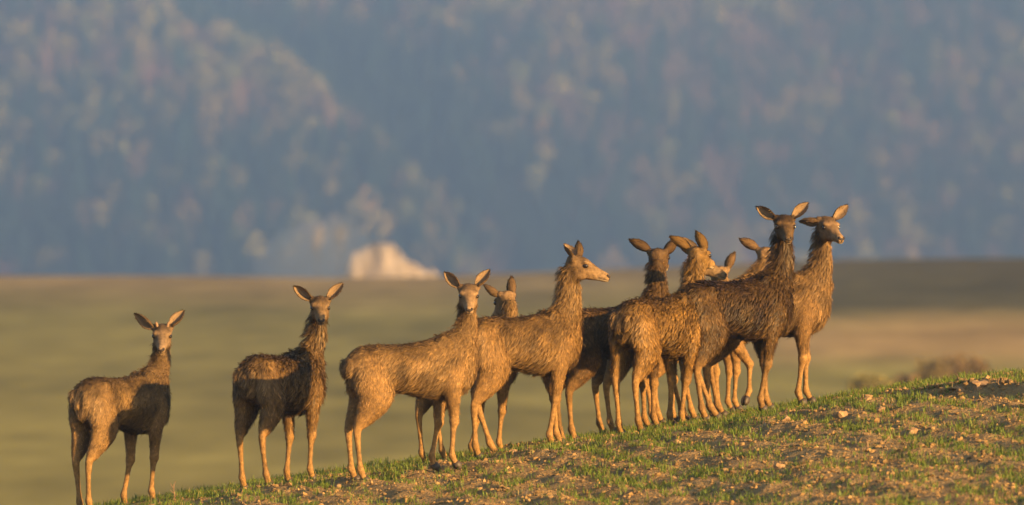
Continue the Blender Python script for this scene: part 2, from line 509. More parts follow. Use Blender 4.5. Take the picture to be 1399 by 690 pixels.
far_tree('narrow pale sunlit tree left of the large rock mass', 434, 304, 346, 7, 640, (.50, .43, .36), 5)
far_tree('small dim pale tree between the narrow pale tree and the rock mass', 466, 306, 330, 10, 680, (.30, .27, .25), 6)

# ------------------------------------------------------------------ shrubs on the meadow
def shrub(name, label, p, q, Y, rx, rz, c, n=700, seed=0):
    rng = np.random.default_rng(seed)
    base = px(p, q, Y); base[2] = float(height(base[0], Y))
    root = bpy.data.objects.new(name, None); root.location = base; col.objects.link(root)
    Vs = []; Fs = []; off = 0
    for j in range(11):
        an = rng.uniform(0, 6.28); t = np.array((math.cos(an) * rx * rng.uniform(.2, .8), math.sin(an) * rx * rng.uniform(.2, .8), rz * rng.uniform(.6, .95)))
        for k_, (pp, r) in enumerate(((np.zeros(3), .03), (t * .55 + np.array((0, 0, .05)), .018), (t, .006))):
            for a in range(4): Vs.append(pp + np.array((math.cos(a * 1.57) * r, math.sin(a * 1.57) * r, 0)))
        for k_ in range(2):
            for a in range(4):
                o = off + k_ * 4; b_ = (a + 1) % 4
                Fs += [(o + a, o + b_, o + 4 + b_), (o + a, o + 4 + b_, o + 4 + a)]
        off += 12
    link('stem', mesh_from('stem', np.array(Vs), np.array(Fs), None, np.tile(np.array((.09, .06, .04)), (len(Vs), 1))), root, M_bush)
    d = nunit(rng.normal(size=(n, 3))); rad = rng.uniform(.3, 1, n) ** .5
    lob = 1 + .3 * np.sin(d[:, 0] * 5 + seed) * np.cos(d[:, 1] * 4)
    cc = d * (rad * lob)[:, None] * np.array((rx, rx * .8, rz * .5)); cc[:, 2] += rz * .55
    a1 = nunit(rng.normal(size=(n, 3))); a2 = nunit(np.cross(a1, rng.normal(size=(n, 3))))
    s = rng.uniform(.05, .1, (n, 1))
    v = np.stack([cc - a1 * s, cc + a2 * s * .5, cc + a1 * s, cc - a2 * s * .5], 1).reshape(-1, 3)
    f = np.arange(n * 4).reshape(-1, 4)
    colr = np.repeat(np.array(c) * np.exp(rng.normal(0, .25, (n, 1))), 4, 0)
    link('crown', mesh_from('crown', v, None, f, colr, False), root, M_bush)
    tag(root, label, 'shrub', 'shrubs on the meadow behind the field crest')
v = ICO3_V * np.array((5.2, 3.0, 3.2))
sm_ = bpy.data.materials.new('thin_smoke'); sm_.use_nodes = True
sn = sm_.node_tree.nodes; sn.remove(sn['Principled BSDF'])
sv_ = sn.new('ShaderNodeVolumePrincipled'); sv_.inputs['Color'].default_value = (.80, .90, 1.0, 1); sv_.inputs['Density'].default_value = .09; sv_.inputs['Anisotropy'].default_value = .3
sm_.node_tree.links.new(sv_.outputs[0], sn['Material Output'].inputs['Volume'])
smoke = link('smoke', mesh_from('smoke', v, ICO3_F), mat=sm_)
smoke.location = px(425, 352, 600); smoke.rotation_euler = (0, R(-20), 0)
tag(smoke, 'thin pale blue smoke drifting left of the pale rock mass', 'smoke', kind='stuff')

shrub('shrub', 'wide brownish shrub blurred behind the right end of the field crest', 1312, 530, 215, .95, .85, (.20, .135, .06), 700, 1)
shrub('shrub', 'yellow green shrub blurred behind the crest right of the last deer', 1188, 540, 205, .7, .7, (.21, .175, .05), 420, 2)
shrub('shrub', 'small dark brown shrub between the yellow green shrub and the wide brown one', 1236, 540, 210, .4, .5, (.19, .13, .06), 260, 3)
shrub('shrub', 'low olive shrub at the left foot of the wide brownish shrub', 1270, 535, 213, .5, .8, (.17, .13, .05), 400, 4)

# ------------------------------------------------------------------ clods, grass and straw on the near slope
def visible_points(n, rng, y0=49.5, y1=64.0):
    X = rng.uniform(-4.9, 5.6, n); Y = y0 + (y1 - y0) * rng.uniform(0, 1, n)
    Z = height(X, Y)
    q = 345 + (CAM_Z - Z) / (K * Y / 60)
    return X[q < 735], Y[q < 735], Z[q < 735]

def grass_density(X, Y):
    r = row_coord(X, Y) + 0.10 * fbm(X * 0.9, Y * 0.5, 5, 2)
    row = 0.5 - 0.5 * np.sin(r * 2 * math.pi / 0.50 + .4)
    patch = smoothstep(.36, .62, fbm(X * .9, Y * .45, 301, 3) + .5)
    pz = smoothstep(.35, .65, fbm(X * 3.2, Y * 2.0, 311, 2) + .5)
    top = smoothstep(57.6, 58.6, Y) * .85
    d = np.clip(.10 + row ** 1.5 * (.35 + .75 * patch) + .45 * top * pz, 0, 1) * (.35 + .65 * pz)
    bare = smoothstep(.55, .75, fbm(X * .55 + 9, Y * .35, 331, 2) + .5)
    d = d * (1 - .75 * bare)
    td = track_dist(X, Y)
    d = d * (1 - smoothstep(2.6, 3.1, X) * np.exp(-(td / .32) ** 2) * .95)
    return d

rng = np.random.default_rng(21)
X, Y, Z = visible_points(44000, rng)
keep = rng.uniform(0, 1, len(X)) < .25 + .75 * (1 - grass_density(X, Y))
X, Y, Z = X[keep], Y[keep], Z[keep]
cz_ = np.clip(np.exp(rng.normal(-4.75, .5, len(X))), .004, .023)
near_track = np.exp(-((np.abs(track_dist(X, Y) - .4)) / .3) ** 2) * (X > 2.8)
cz_ = cz_ * (1 + .5 * near_track)
n = len(X)
OCT_V = np.array([(1, 0, 0), (0, 1, 0), (-1, 0, 0), (0, -1, 0), (0, 0, 1), (0, 0, -.6)], float)
OCT_F = np.array([(0, 1, 4), (1, 2, 4), (2, 3, 4), (3, 0, 4), (1, 0, 5), (2, 1, 5), (3, 2, 5), (0, 3, 5)])
var = [lump(np.random.default_rng(500 + i), ICO_V, (1, 1, .8), .4) for i in range(12)]
varo = [lump(np.random.default_rng(520 + i), OCT_V, (1, 1, .85), .45) for i in range(12)]
Cc = np.array((.22, .142, .062)) * np.exp(rng.normal(0, .22, (n, 1)))
VV = []; FF = []; CC = []; off = 0
for sel, vr, fr in ((cz_ > .017, var, ICO_F), (cz_ <= .017, varo, OCT_F)):
    k_ = int(sel.sum()); m_ = len(vr[0])
    ang = rng.uniform(0, 6.28, k_)
    B = np.array(vr)[rng.integers(0, 12, k_)] * (cz_[sel][:, None, None] * rng.uniform(.7, 1.4, (k_, 1, 3)))
    ca, sa = np.cos(ang)[:, None], np.sin(ang)[:, None]
    Vx = B[:, :, 0] * ca - B[:, :, 1] * sa + X[sel][:, None]; Vy = B[:, :, 0] * sa + B[:, :, 1] * ca + Y[sel][:, None]; Vz = B[:, :, 2] + (Z + cz_ * .2)[sel][:, None]
    VV.append(np.stack([Vx, Vy, Vz], 2).reshape(-1, 3)); FF.append((fr[None] + off + (np.arange(k_) * m_)[:, None, None]).reshape(-1, 3)); CC.append(np.repeat(Cc[sel], m_, 0)); off += k_ * m_
V = np.concatenate(VV); F = np.concatenate(FF); CC = np.concatenate(CC)
small_clods = link('soil_crumbs', mesh_from('soil_crumbs', V, F, None, CC, False), mat=M_clod)
tag(small_clods, 'crumbs of dry tan soil strewn over the sown field', 'soil', kind='stuff')
print('clods', n)

def blades(P, L, W, ang, lean, C, rng, droop=.35):
    """tapered bent ribbons: 5 verts, 3 tris"""
    n = len(P)
    d = np.stack([np.cos(ang), np.sin(ang), np.zeros(n)], 1)
    s = np.stack([-np.sin(ang + rng.normal(0, .6, n)), np.cos(ang), np.zeros(n)], 1); s = nunit(s)
    up = np.array((0, 0, 1.))
    m = P + (up * (L * .55)[:, None]) + d * (L * lean * .35)[:, None]
    t = P + (up * (L * (1 - droop * lean))[:, None]) + d * (L * lean)[:, None]
    w = (W * .5)[:, None]
    V = np.stack([P - s * w, P + s * w, m + s * w * .85, m - s * w * .85, t], 1).reshape(-1, 3)
    o = (np.arange(n) * 5)[:, None]
    F = np.concatenate([o + np.array((0, 1, 2)), o + np.array((0, 2, 3)), o + np.array((3, 2, 4))], 1).reshape(-1, 3)
    CC = np.repeat(C, 5, 0).reshape(n, 5, 3).copy(); CC[:, :2] *= .9; CC[:, 4] *= np.array((1.25, 1.1, 1.0))
    return V, F, CC.reshape(-1, 3)

X, Y, Z = visible_points(90000, rng)
gd = grass_density(X, Y)
keep = rng.uniform(0, 1, len(X)) < gd * .62
X, Y = X[keep], Y[keep]
tl = rng.uniform(.035, .078, len(X)) * (1 + .15 * smoothstep(57.8, 59, Y))
nb = 6
Xb = np.repeat(X, nb) + rng.normal(0, .018, len(X) * nb); Yb = np.repeat(Y, nb) + rng.normal(0, .018, len(X) * nb)
P = np.stack([Xb, Yb, height(Xb, Yb) - .004], 1)
n = len(P)
Lb = np.repeat(tl, nb) * rng.uniform(.6, 1.2, n)
base = np.array((.115, .165, .022)) * np.exp(rng.normal(0, .2, (n, 1)))
dry = (rng.uniform(0, 1, n) < .10)[:, None]
base = np.where(dry, np.array((.28, .22, .09)) * rng.uniform(.7, 1.1, (n, 1)), base)
V, F, Cg = blades(P, Lb, rng.uniform(.004, .0075, n), rng.uniform(0, 6.28, n), rng.uniform(.15, .85, n), base, rng)
g = link('young_cereal_grass', mesh_from('young_cereal_grass', V, F, None, Cg, False), mat=M_blade)
tag(g, 'short green cereal shoots growing in rows on the slope', 'grass', kind='stuff')
print('blades', n)
# straw litter
X, Y, Z = visible_points(3000, rng)
n = len(X); a = rng.uniform(0, 6.28, n); Ls = rng.uniform(.04, .16, n)
d = np.stack([np.cos(a), np.sin(a), rng.normal(0, .12, n)], 1) * Ls[:, None]; s = np.stack([-np.sin(a), np.cos(a), 0 * a], 1) * .003
P0 = np.stack([X, Y, Z + .015], 1); P1 = P0 + d; P1[:, 2] = np.maximum(height(P1[:, 0], P1[:, 1]) + .012, P1[:, 2])
mid_ = (P0 + P1) / 2 + np.array((0, 0, .008))
V = np.stack([P0 - s, P0 + s, mid_ + s, mid_ - s, P1], 1).reshape(-1, 3); o = (np.arange(n) * 5)[:, None]
F = np.concatenate([o + np.array((0, 1, 2)), o + np.array((0, 2, 3)), o + np.array((3, 2, 4))], 1).reshape(-1, 3)
Cs = np.repeat(np.array((.36, .27, .15)) * rng.uniform(.6, 1.15, (n, 1)), 5, 0)
tag(link('straw_litter', mesh_from('straw_litter', V, F, None, Cs, False), mat=M_straw), 'bits of dry straw lying on the bare soil', 'straw', kind='stuff')

def ground_at_pixel(p, q):
    """nearest ground point that shows at photo pixel p, q"""
    for Yt in np.arange(49.5, 64, .05):
        w = px(p, q, Yt)
        if float(height(w[0], Yt)) >= w[2]: return np.array((w[0], Yt, float(height(w[0], Yt))))
    w = px(p, q, 61.5); return np.array((w[0], 61.5, float(height(w[0], 61.5))))

def big_clod(label, p, q, size, seed):
    r_ = np.random.default_rng(seed)
    b_ = ground_at_pixel(p, q)
    v = lump(r_, ICO2_V, (size, size * .85, size * .75), .34); v[:, 2] += size * .3
    o = link('soil_clod', mesh_from('soil_clod', v, ICO2_F, None, np.array((.27, .175, .095)) * np.exp(r_.normal(0, .12, (len(v), 1))), False), mat=M_clod)
    o.location = b_
    tag(o, label, 'clod', 'large soil clods on the sown slope')
for i, (lb, p, q, sz) in enumerate([
    ('pale upright soil clod below the front hooves of the rightmost deer', 1203, 563, .055),
    ('large tan clod left of the pale upright clod on the slope', 1150, 572, .075),
    ('chunky clod on the crest beside the near end of the wheel track', 1186, 546, .06),
    ('crumbly clod high on the bank at the right end of the crest', 1338, 531, .085),
    ('low clod beside the crumbly clod on the right bank', 1312, 535, .055),
    ('tall clod among the shoots in the middle of the right slope', 1246, 594, .07),
    ('round clod on the slope under the raised hoof', 1075, 575, .055),
    ('broad pale clod near the bottom edge below the rightmost deer', 1066, 640, .06),
    ('dark brown clod by the hind hooves of the deer in profile', 700, 620, .055),
    ('dark clod in the grass below the first fully side-on deer', 462, 668, .045),
    ('clod beside the shaded hollow below the wet shaggy deer', 925, 606, .045),
    ('pale clod near the lower right corner of the field', 1360, 655, .05)]):
    big_clod(lb, p, q, sz * .62, 900 + i)

def dry_stem(label, p, q, h, seed, nbr=3, tilt=.1):
    r_ = np.random.default_rng(seed)
    b_ = ground_at_pixel(p, q); b_[2] -= .01
    root = bpy.data.objects.new('dry_weed', None); root.location = b_; col.objects.link(root)
    pts = [np.array((tilt * h * t + .01 * math.sin(5 * t + seed), r_.normal(0, .004), h * t)) for t in np.linspace(0, 1, 6)]
    V, F = tube(pts, np.linspace(.006, .002, 6))
    cst = np.array((.20, .13, .075))
    link('stem', mesh_from('stem', V, None, F, np.tile(cst, (len(V), 1))), root, M_straw)
    for j in range(nbr):
        t = .25 + .6 * (j + .5) / nbr; p0 = pts[int(t * 5)]
        a = r_.uniform(0, 6.28); e = np.array((math.cos(a), .4 * math.sin(a), .9)) * h * r_.uniform(.2, .4)
        V, F = tube([p0, p0 + e * .5 + np.array((0, 0, -.005)), p0 + e], (.004, .003, .0012), 4)
        link('branch', mesh_from('branch', V, None, F, np.tile(cst * 1.1, (len(V), 1))), root, M_straw)
    tag(root, label, 'weed', 'dry weed stems on the sown slope')
dry_stem('dry twiggy weed at the left end of the crest beside the leftmost deer', 236, 684, .17, 1, 4, .15)
dry_stem('dead upright weed stalk on the slope below the rightmost deer', 1186, 618, .13, 2, 2, .05)
dry_stem('thin curled weed stalk standing on the crest at far right', 1366, 527, .07, 3, 1, -.2)
dry_stem('fine dry stalk on the crest left of the wheel track', 1175, 547, .06, 4, 2, .3)
dry_stem('short bent dead stalk beside the upright weed stalk', 1204, 606, .09, 5, 3, .9)

# ------------------------------------------------------------------ deer
def loft(st, n=16, p_=2.0):
    """st: list of (center, lateral, dorsal, half width, half height)"""
    V = []; F = []
    th = np.arange(n) * 2 * math.pi / n
    ct, stt = np.cos(th), np.sin(th)
    ex = 2.0 / p_
    ct = np.sign(ct) * np.abs(ct) ** ex; stt = np.sign(stt) * np.abs(stt) ** ex
    for (c, l, u_, b_, a) in st:
        V.append(c + np.outer(ct * b_, l) + np.outer(stt * a, u_))
    m_ = len(st)
    V = np.concatenate(V)
    for i in range(m_ - 1):
        for k_ in range(n):
            k2 = (k_ + 1) % n
            F.append((i * n + k_, i * n + k2, (i + 1) * n + k2)); F.append((i * n + k_, (i + 1) * n + k2, (i + 1) * n + k_))
    c0 = len(V); V = np.concatenate([V, [st[0][0], st[-1][0]]])
    for k_ in range(n):
        k2 = (k_ + 1) % n
        F.append((c0, k2, k_)); F.append((c0 + 1, (m_ - 1) * n + k_, (m_ - 1) * n + k2))
    return V, np.array(F)

def ellipsoid(c, ax):
    """ax: 3 vectors scaled"""
    return ICO3_V @ np.array(ax) + c, ICO3_F

def catmull(P, T):
    """P (n,d) control values, T param in 0..n-1"""
    P = np.asarray(P, float); n = len(P)
    out = []
    for t in T:
        i = min(int(t), n - 2); f = t - i
        p0, p1, p2, p3 = P[max(i - 1, 0)], P[i], P[i + 1], P[min(i + 2, n - 1)]
        out.append(.5 * ((2 * p1) + (-p0 + p2) * f + (2 * p0 - 5 * p1 + 4 * p2 - p3) * f * f + (-p0 + 3 * p1 - 3 * p2 + p3) * f ** 3))
    return np.array(out)

VOX = 0.0117
TRUNK = [(-.545, .885, .05, .045), (-.525, .885, .11, .085), (-.47, .885, .165, .130), (-.38, .885, .195, .158), (-.25, .885, .192, .158), (-.10, .868, .188, .166),
         (.06, .84, .215, .180), (.22, .83, .238, .172), (.36, .84, .245, .152), (.45, .855, .215, .125), (.515, .865, .15, .092), (.545, .87, .06, .04)]

def build_deer(sp):
    rng = np.random.default_rng(sp['seed'])
    s = sp['s']; yaw = R(sp['yaw']); Y0 = sp['Y']
    X0 = (sp['cx'] - 699.5) * K * Y0 / 60
    fw = np.array((math.cos(yaw), math.sin(yaw), 0.)); lf = np.array((-math.sin(yaw), math.cos(yaw), 0.)); up = np.array((0, 0, 1.))
    C0 = np.array((X0, Y0, 0.))
    def plan(x, y): return C0 + fw * x * s + lf * y * s
    # hooves on the ground
    hdef = {'FL': (.335, .085), 'FR': (.335, -.085), 'HL': (-.42, .085), 'HR': (-.42, -.085)}
    hoof = {}
    for k_, (x, y) in hdef.items():
        p_ = plan(x, y)
        t = sp.get(k_)
        if t is not None:
            p_[0] = (t - 699.5) * K * p_[1] / 60
        p_[2] = float(height(p_[0], p_[1], False)) + .012
        hoof[k_] = p_
    zf = (hoof['FL'][2] + hoof['FR'][2]) / 2; zh = (hoof['HL'][2] + hoof['HR'][2]) / 2
    z0 = (zf + zh) / 2 + sp.get('dz', 0)
    pitch = math.atan2(zf - zh, .755 * s) * .8 + R(sp.get('pitch', 0))
    bf = fw * math.cos(pitch) + up * math.sin(pitch); bu = up * math.cos(pitch) - fw * math.sin(pitch)
    base = np.array((X0, Y0, z0))
    ctr = base + up * .86 * s
    def T(x, y, z): return ctr + bf * x * s + lf * y * s + bu * (z - .86) * s
    parts = []; bones = []       # bones: p0,p1,r0,r1,region,flow
    # trunk
    tr = np.array(TRUNK); tt = np.linspace(0, len(tr) - 1, 34)
    ti = catmull(tr, tt)
    fat = sp.get('fat', 1.0)
    parts.append(loft([(T(x, 0, zc), lf, bu, hw * s * fat, hh * s) for x, zc, hh, hw in ti], 20, 2.15))
    bones += [(T(-.48, 0, .90), T(-.2, 0, .87), .17 * s, .19 * s, 0, -bf), (T(-.2, 0, .87), T(.15, 0, .84), .19 * s, .21 * s, 0, -bf), (T(.15, 0, .84), T(.44, 0, .86), .21 * s, .17 * s, 0, -bf)]
    # withers and haunch muscle masses
    parts.append(ellipsoid(T(.30, 0, .985), (bf * .17 * s, lf * .07 * s, bu * .10 * s)))
    for sd in (-1, 1):
        a_ = unit(bf * .35 - bu); n_ = unit(bf + bu * .35)
        parts.append(ellipsoid(T(.345, .118 * sd, .83), (n_ * .085 * s, lf * .052 * s, a_ * .185 * s)))      # shoulder
        parts.append(ellipsoid(T(.30, .075 * sd, 1.00), (n_ * .06 * s, lf * .035 * s, a_ * .10 * s)))          # shoulder blade top
        parts.append(ellipsoid(T(-.32, .105 * sd, 1.015), (bf * .055 * s, lf * .035 * s, bu * .04 * s)))       # hip point
        parts.append(ellipsoid(T(-.53, .065 * sd, .93), (bf * .04 * s, lf * .035 * s, bu * .07 * s)))          # seat bone
    # head frame
    az, pt = R(sp['face'][0]), R(sp['face'][1])
    f = np.array((math.cos(az) * math.cos(pt), math.sin(az) * math.cos(pt), math.sin(pt)))
    l = unit(np.cross(up, f)); u_ = np.cross(f, l)
    roll = R(sp.get('roll', 0)); l, u_ = l * math.cos(roll) + u_ * math.sin(roll), u_ * math.cos(roll) - l * math.sin(roll)
    hs = s * sp.get('hs', .96)
    B = T(.435, 0, .93)
    PP = px(sp['poll'][0], sp['poll'][1], B[1])
    Ln = .60 * s
    rest = Ln ** 2 - (PP[0] - B[0]) ** 2 - (PP[2] - B[2]) ** 2
    dy = sp.get('pdy')
    if dy is None: dy = math.copysign(min(math.sqrt(max(rest, 0)), .28), math.sin(yaw))
    PP = px(sp['poll'][0], sp['poll'][1], B[1] + dy)
    O = PP - u_ * .068 * hs                                    # centre of the back of the skull
    NE = O - f * .005 * hs - u_ * .04 * hs
    # neck
    d0 = unit(bf * .75 + bu * .85); d1 = unit(NE - B + up * .25 + (-f) * .1)
    Lb = np.linalg.norm(NE - B)
    nk = []
    tn = np.linspace(0, 1, 13)
    c1 = B + d0 * Lb * .36; c2 = NE - unit(up * .9 + f * .12 + unit(NE - B) * .5) * Lb * .33
    NB = T(.335, 0, .885)
    nth = sp.get('neck', 1.0) * .94
    nrad = catmull(np.array([(.115, .205), (.100, .165), (.083, .122), (.072, .096), (.066, .085), (.063, .080), (.058, .074)]), np.linspace(0, 6, 13))
    prev = None
    ctrs = [(1 - t) ** 3 * NB + 3 * (1 - t) ** 2 * t * c1 + 3 * (1 - t) * t * t * c2 + t ** 3 * NE for t in tn]
    for i, t in enumerate(tn):
        tg = unit(ctrs[min(i + 1, 12)] - ctrs[max(i - 1, 0)])
        lat = unit(lf * (1 - smoothstep(.2, 1, t)) + l * smoothstep(.2, 1, t) * (1 if np.dot(lf, l) > -.2 else .85) + 1e-3 * bf)
        lat = unit(lat - tg * np.dot(lat, tg)); dor = np.cross(tg, lat)
        k_ = nth if t > .25 else 1
        nk.append((ctrs[i], lat, dor, nrad[i, 0] * s * k_, nrad[i, 1] * s * k_))
    parts.append(loft(nk, 18))
    for i in range(1, 12, 2):
        i2 = min(i + 2, 12)
        bones.append((ctrs[i], ctrs[i2], nrad[i].mean() * s, nrad[i2].mean() * s, 1, unit(ctrs[i] - ctrs[i2])))
    # head: (distance along f, offset along u, half width, half height)
    HD = np.array([(-.045, .010, .035, .036), (-.025, .006, .062, .060), (.02, .000, .077, .076), (.07, -.006, .081, .084), (.115, -.014, .076, .084), (.155, -.022, .062, .075),
                   (.195, -.028, .051, .063), (.235, -.032, .041, .052), (.268, -.035, .037, .046), (.295, -.037, .037, .043), (.318, -.040, .034, .037), (.334, -.042, .025, .026)])
    hi = catmull(HD, np.linspace(0, len(HD) - 1, 30))
    parts.append(loft([(O + f * a * hs + u_ * b_ * hs, l, u_, hw * hs, hh * hs) for a, b_, hw, hh in hi], 18, 2.2))
    for sd in (-1, 1):
        parts.append(ellipsoid(O + (f * .115 + l * sd * .058 + u_ * .038) * hs, (f * .036 * hs, l * .026 * hs, u_ * .02 * hs)))     # brow
        parts.append(ellipsoid(O + (f * .09 + l * sd * .040 - u_ * .066) * hs, (f * .065 * hs, l * .032 * hs, u_ * .052 * hs)))     # cheek
        parts.append(ellipsoid(O + (f * .302 + l * sd * .019 - u_ * .022) * hs, (f * .022 * hs, l * .017 * hs, u_ * .016 * hs)))    # nostril wing
        parts.append(ellipsoid(O + (f * .015 + l * sd * .068 + u_ * .042) * hs, (f * .032 * hs, l * .032 * hs, u_ * .035 * hs)))       # ear base
    parts.append(ellipsoid(O + (f * .285 - u_ * .066) * hs, (f * .035 * hs, l * .024 * hs, u_ * .016 * hs)))                        # chin
    parts.append(ellipsoid(O + (f * .04 + u_ * .048) * hs, (f * .06 * hs, l * .06 * hs, u_ * .034 * hs)))                          # crown tuft
    bones.append((O, O + (f * .15 - u_ * .02) * hs, .075 * hs, .07 * hs, 2, -f))
    bones.append((O + (f * .15 - u_ * .02) * hs, O + (f * .32 - u_ * .04) * hs, .06 * hs, .035 * hs, 3, -f))
    # tail
    tb = T(-.515, 0, 1.00); te = T(-.575, 0, .86)
    parts.append(loft([(tb + (te - tb) * t, lf, bf, r * s, r * s * .7) for t, r in ((0, .03), (.2, .036), (.5, .034), (.8, .026), (1, .01))], 10))
    bones.append((tb, te, .045 * s, .04 * s, 0, unit(te - tb)))
    # legs
    hoof_frames = []
    def leg(key):
        sd = 1 if key[1] == 'L' else -1
        H = hoof[key].copy()
        front = key[0] == 'F'
        if front:
            U = T(.34, .095 * sd, .80); Ud = plan(.34, .095 * sd) + up * .80 * s
            J = [(.345, .118, .82, .115, .060), (.315, .118, .695, .088, .058), (.318, .108, .56, .060, .047), (.335, .094, .43, .040, .036), (.340, .089, .37, .044, .041), (.333, .087, .31, .030, .028),
                 (.330, .085, .215, .0255, .0235), (.326, .085, .14, .028, .026), (.326, .085, .10, .038, .034), (.345, .085, .058, .029, .030), (.357, .085, .028, .037, .037)]
            zU = .80; hx = .345
        else:
            U = T(-.36, .09 * sd, .84); Ud = plan(-.36, .09 * sd) + up * .84 * s
            J = [(-.37, .085, .92, .150, .085), (-.355, .105, .78, .160, .088), (-.345, .115, .67, .150, .074), (-.395, .110, .565, .104, .056), (-.448, .100, .48, .064, .043), (-.478, .092, .425, .046, .036), (-.478, .088, .365, .036, .031),
                 (-.462, .085, .25, .0260, .0240), (-.447, .085, .15, .028, .026), (-.442, .085, .105, .039, .034), (-.42, .085, .058, .030, .031), (-.408, .085, .028, .037, .037)]
            zU = .84; hx = -.42
        Hd = plan(hx, .085 * sd); 
        bend = sp.get('bend', {}).get(key, 0)
        pts = []; rr = []
        lift = sp.get('lift', {}).get(key)
        for (x, y, z, ra, rb) in J:
            w = np.clip(1 - z / zU, 0, 1)
            pw = plan(x, y * sd) + up * (z * s)
            HH = H - np.array((Hd[0], Hd[1], 0))
            q = pw + w * HH + (1 - w) * (U - Ud)
            bw = math.exp(-((z - .37) / .16) ** 2)
            q = q + fw * bend * bw * s
            pts.append(q); rr.append((ra, rb))
        pts = np.array(pts); rr = np.array(rr)
        if lift:
            # raised foreleg: forearm swung forward, cannon folded down and back
            S0 = pts[1]; kn = S0 + (fw * .19 - lf * .08) * s + np.array((0, 0, -.255 * s)); ft = kn + fw * (-.005) * s + np.array((0, 0, -.225 * s)); hf = ft + fw * (-.055) * s + np.array((0, 0, -.075 * s))
            def lp(a, b_, t): return a + (b_ - a) * t
            pts = np.array([pts[0], S0, lp(S0, kn, .5), lp(S0, kn, .88), kn, lp(kn, ft, .22), lp(kn, ft, .55), lp(kn, ft, .88), ft, lp(ft, hf, .5), lp(ft, hf, .8)])
            H = hf
        m_ = len(pts); tq = np.linspace(0, m_ - 1, m_ * 3)
        ci = catmull(pts, tq); ri = catmull(rr, tq)
        st = []
        lg = sp.get('legs', 1.0)
        for i in range(len(ci)):
            tg = unit(ci[min(i + 1, len(ci) - 1)] - ci[max(i - 1, 0)])
            lat = unit(lf - tg * np.dot(lf, tg)); fo = np.cross(tg, lat)
            k_ = s * (lg * .87 if i > len(ci) * .4 else 1)
            st.append((ci[i], lat, fo, ri[i, 1] * k_, ri[i, 0] * k_))
        parts.append(loft(st, 12))
        for i in range(m_ - 1):
            bones.append((pts[i], pts[i + 1], rr[i].mean() * s, rr[i + 1].mean() * s, 4 if i < (3 if front else 4) else 5, unit(pts[i + 1] - pts[i])))
        if lift: tdir = unit(H - pts[-2]); 
        else: tdir = unit(fw * .55 - up * .83)
        hoof_frames.append((pts[-1], tdir, bool(lift)))
    for k_ in ('FL', 'FR', 'HL', 'HR'): leg(k_)
    # merge and remesh
    Vs = []; Fs = []; off = 0
    for v, fc in parts:
        Vs.append(v - base); Fs.append(np.asarray(fc) + off); off += len(v)
    tmp = link('tmp', mesh_from('tmp', np.concatenate(Vs), np.concatenate(Fs)))
    rm = tmp.modifiers.new('r', 'REMESH'); rm.mode = 'VOXEL'; rm.voxel_size = VOX; rm.use_smooth_shade = True
    sm = tmp.modifiers.new('s', 'SMOOTH'); sm.factor = .5; sm.iterations = 4
    dg = bpy.context.evaluated_depsgraph_get()
    ev = tmp.evaluated_get(dg).to_mesh()
    nv = len(ev.vertices); V = np.empty(nv * 3, np.float32); ev.vertices.foreach_get('co', V); V = V.reshape(-1, 3).astype(float)
    nl = len(ev.loops); LI = np.empty(nl, np.int32); ev.loops.foreach_get('vertex_index', LI)
    assert nl == 4 * len(ev.polygons)
    Q = LI.reshape(-1, 4)
    bpy.data.objects.remove(tmp)
    V = V + base
    # normals
    fn = np.cross(V[Q[:, 2]] - V[Q[:, 0]], V[Q[:, 3]] - V[Q[:, 1]]); area = .5 * np.linalg.norm(fn, axis=1)
    NV = np.zeros_like(V)
    for j in range(4): np.add.at(NV, Q[:, j], fn)
    NV = nunit(NV)
    # region, flow
    b0 = np.array([b_[0] for b_ in bones]); b1 = np.array([b_[1] for b_ in bones]); r0 = np.array([b_[2] for b_ in bones]); r1 = np.array([b_[3] for b_ in bones])
    reg = np.array([b_[4] for b_ in bones]); flw = np.array([b_[5] for b_ in bones])
    def skin(Pt):
        e = b1 - b0; ee = (e * e).sum(1)
        t = np.clip(((Pt[:, None] - b0[None]) * e[None]).sum(2) / ee, 0, 1)
        dd = np.linalg.norm(Pt[:, None] - (b0[None] + t[..., None] * e[None]), axis=2)
        ra = dd / (r0[None] + (r1 - r0)[None] * t)
        w = np.exp(-ra * 9); w /= w.sum(1, keepdims=True)
        fl = w @ flw
        RW = np.zeros((len(Pt), 6))
        for k_ in range(6): RW[:, k_] = w[:, reg == k_].sum(1)
        return RW, nunit(fl)
    def skin_chunks(Pt):
        a = [skin(Pt[i:i + 6000]) for i in range(0, len(Pt), 6000)]
        return np.concatenate([x[0] for x in a]), np.concatenate([x[1] for x in a])
    RW, FLW = skin_chunks(V)
    tint = np.array(sp.get('tint', (1, 1, 1))); wet = sp.get('wet', .3)
    c_body = np.array((.172, .104, .038)) * tint; c_neck = np.array((.174, .108, .043)) * tint; c_head = np.array((.145, .093, .047)) * tint
    c_muz = np.array((.205, .136, .073)) * tint; c_ul = np.array((.196, .115, .042)) * tint; c_ll = np.array((.225, .130, .047)) * (.72 + .28 * tint)
    dk = 1 - .42 * wet
    CT = np.array([c_body * dk, c_neck * (1 - .3 * wet), c_head, c_muz, c_ul * (1 - .22 * wet), c_ll])
    def coat(Pt, Nn, RW):
        c = RW @ CT
        lx = (Pt - ctr) @ bf / s; ly = (Pt - ctr) @ lf / s; lz = (Pt - ctr) @ bu / s + .86
        nb_ = fbm(lx * 9 + sp['seed'], lz * 9 + ly * 6, sp['seed'], 3)
        trunkw = RW[:, 0:1] + RW[:, 4:5] * .6
        c = c * (1 + trunkw * (1.7 * nb_[:, None]))
        mud = smoothstep(.02, .22, fbm(lx * 14 + 3 * sp['seed'], lz * 7 + ly * 9, 40 + sp['seed'], 3)) * (RW[:, 5] + .5 * RW[:, 4]) * (.25 + .5 * wet)
        c = c * (1 - mud[:, None] * .55)
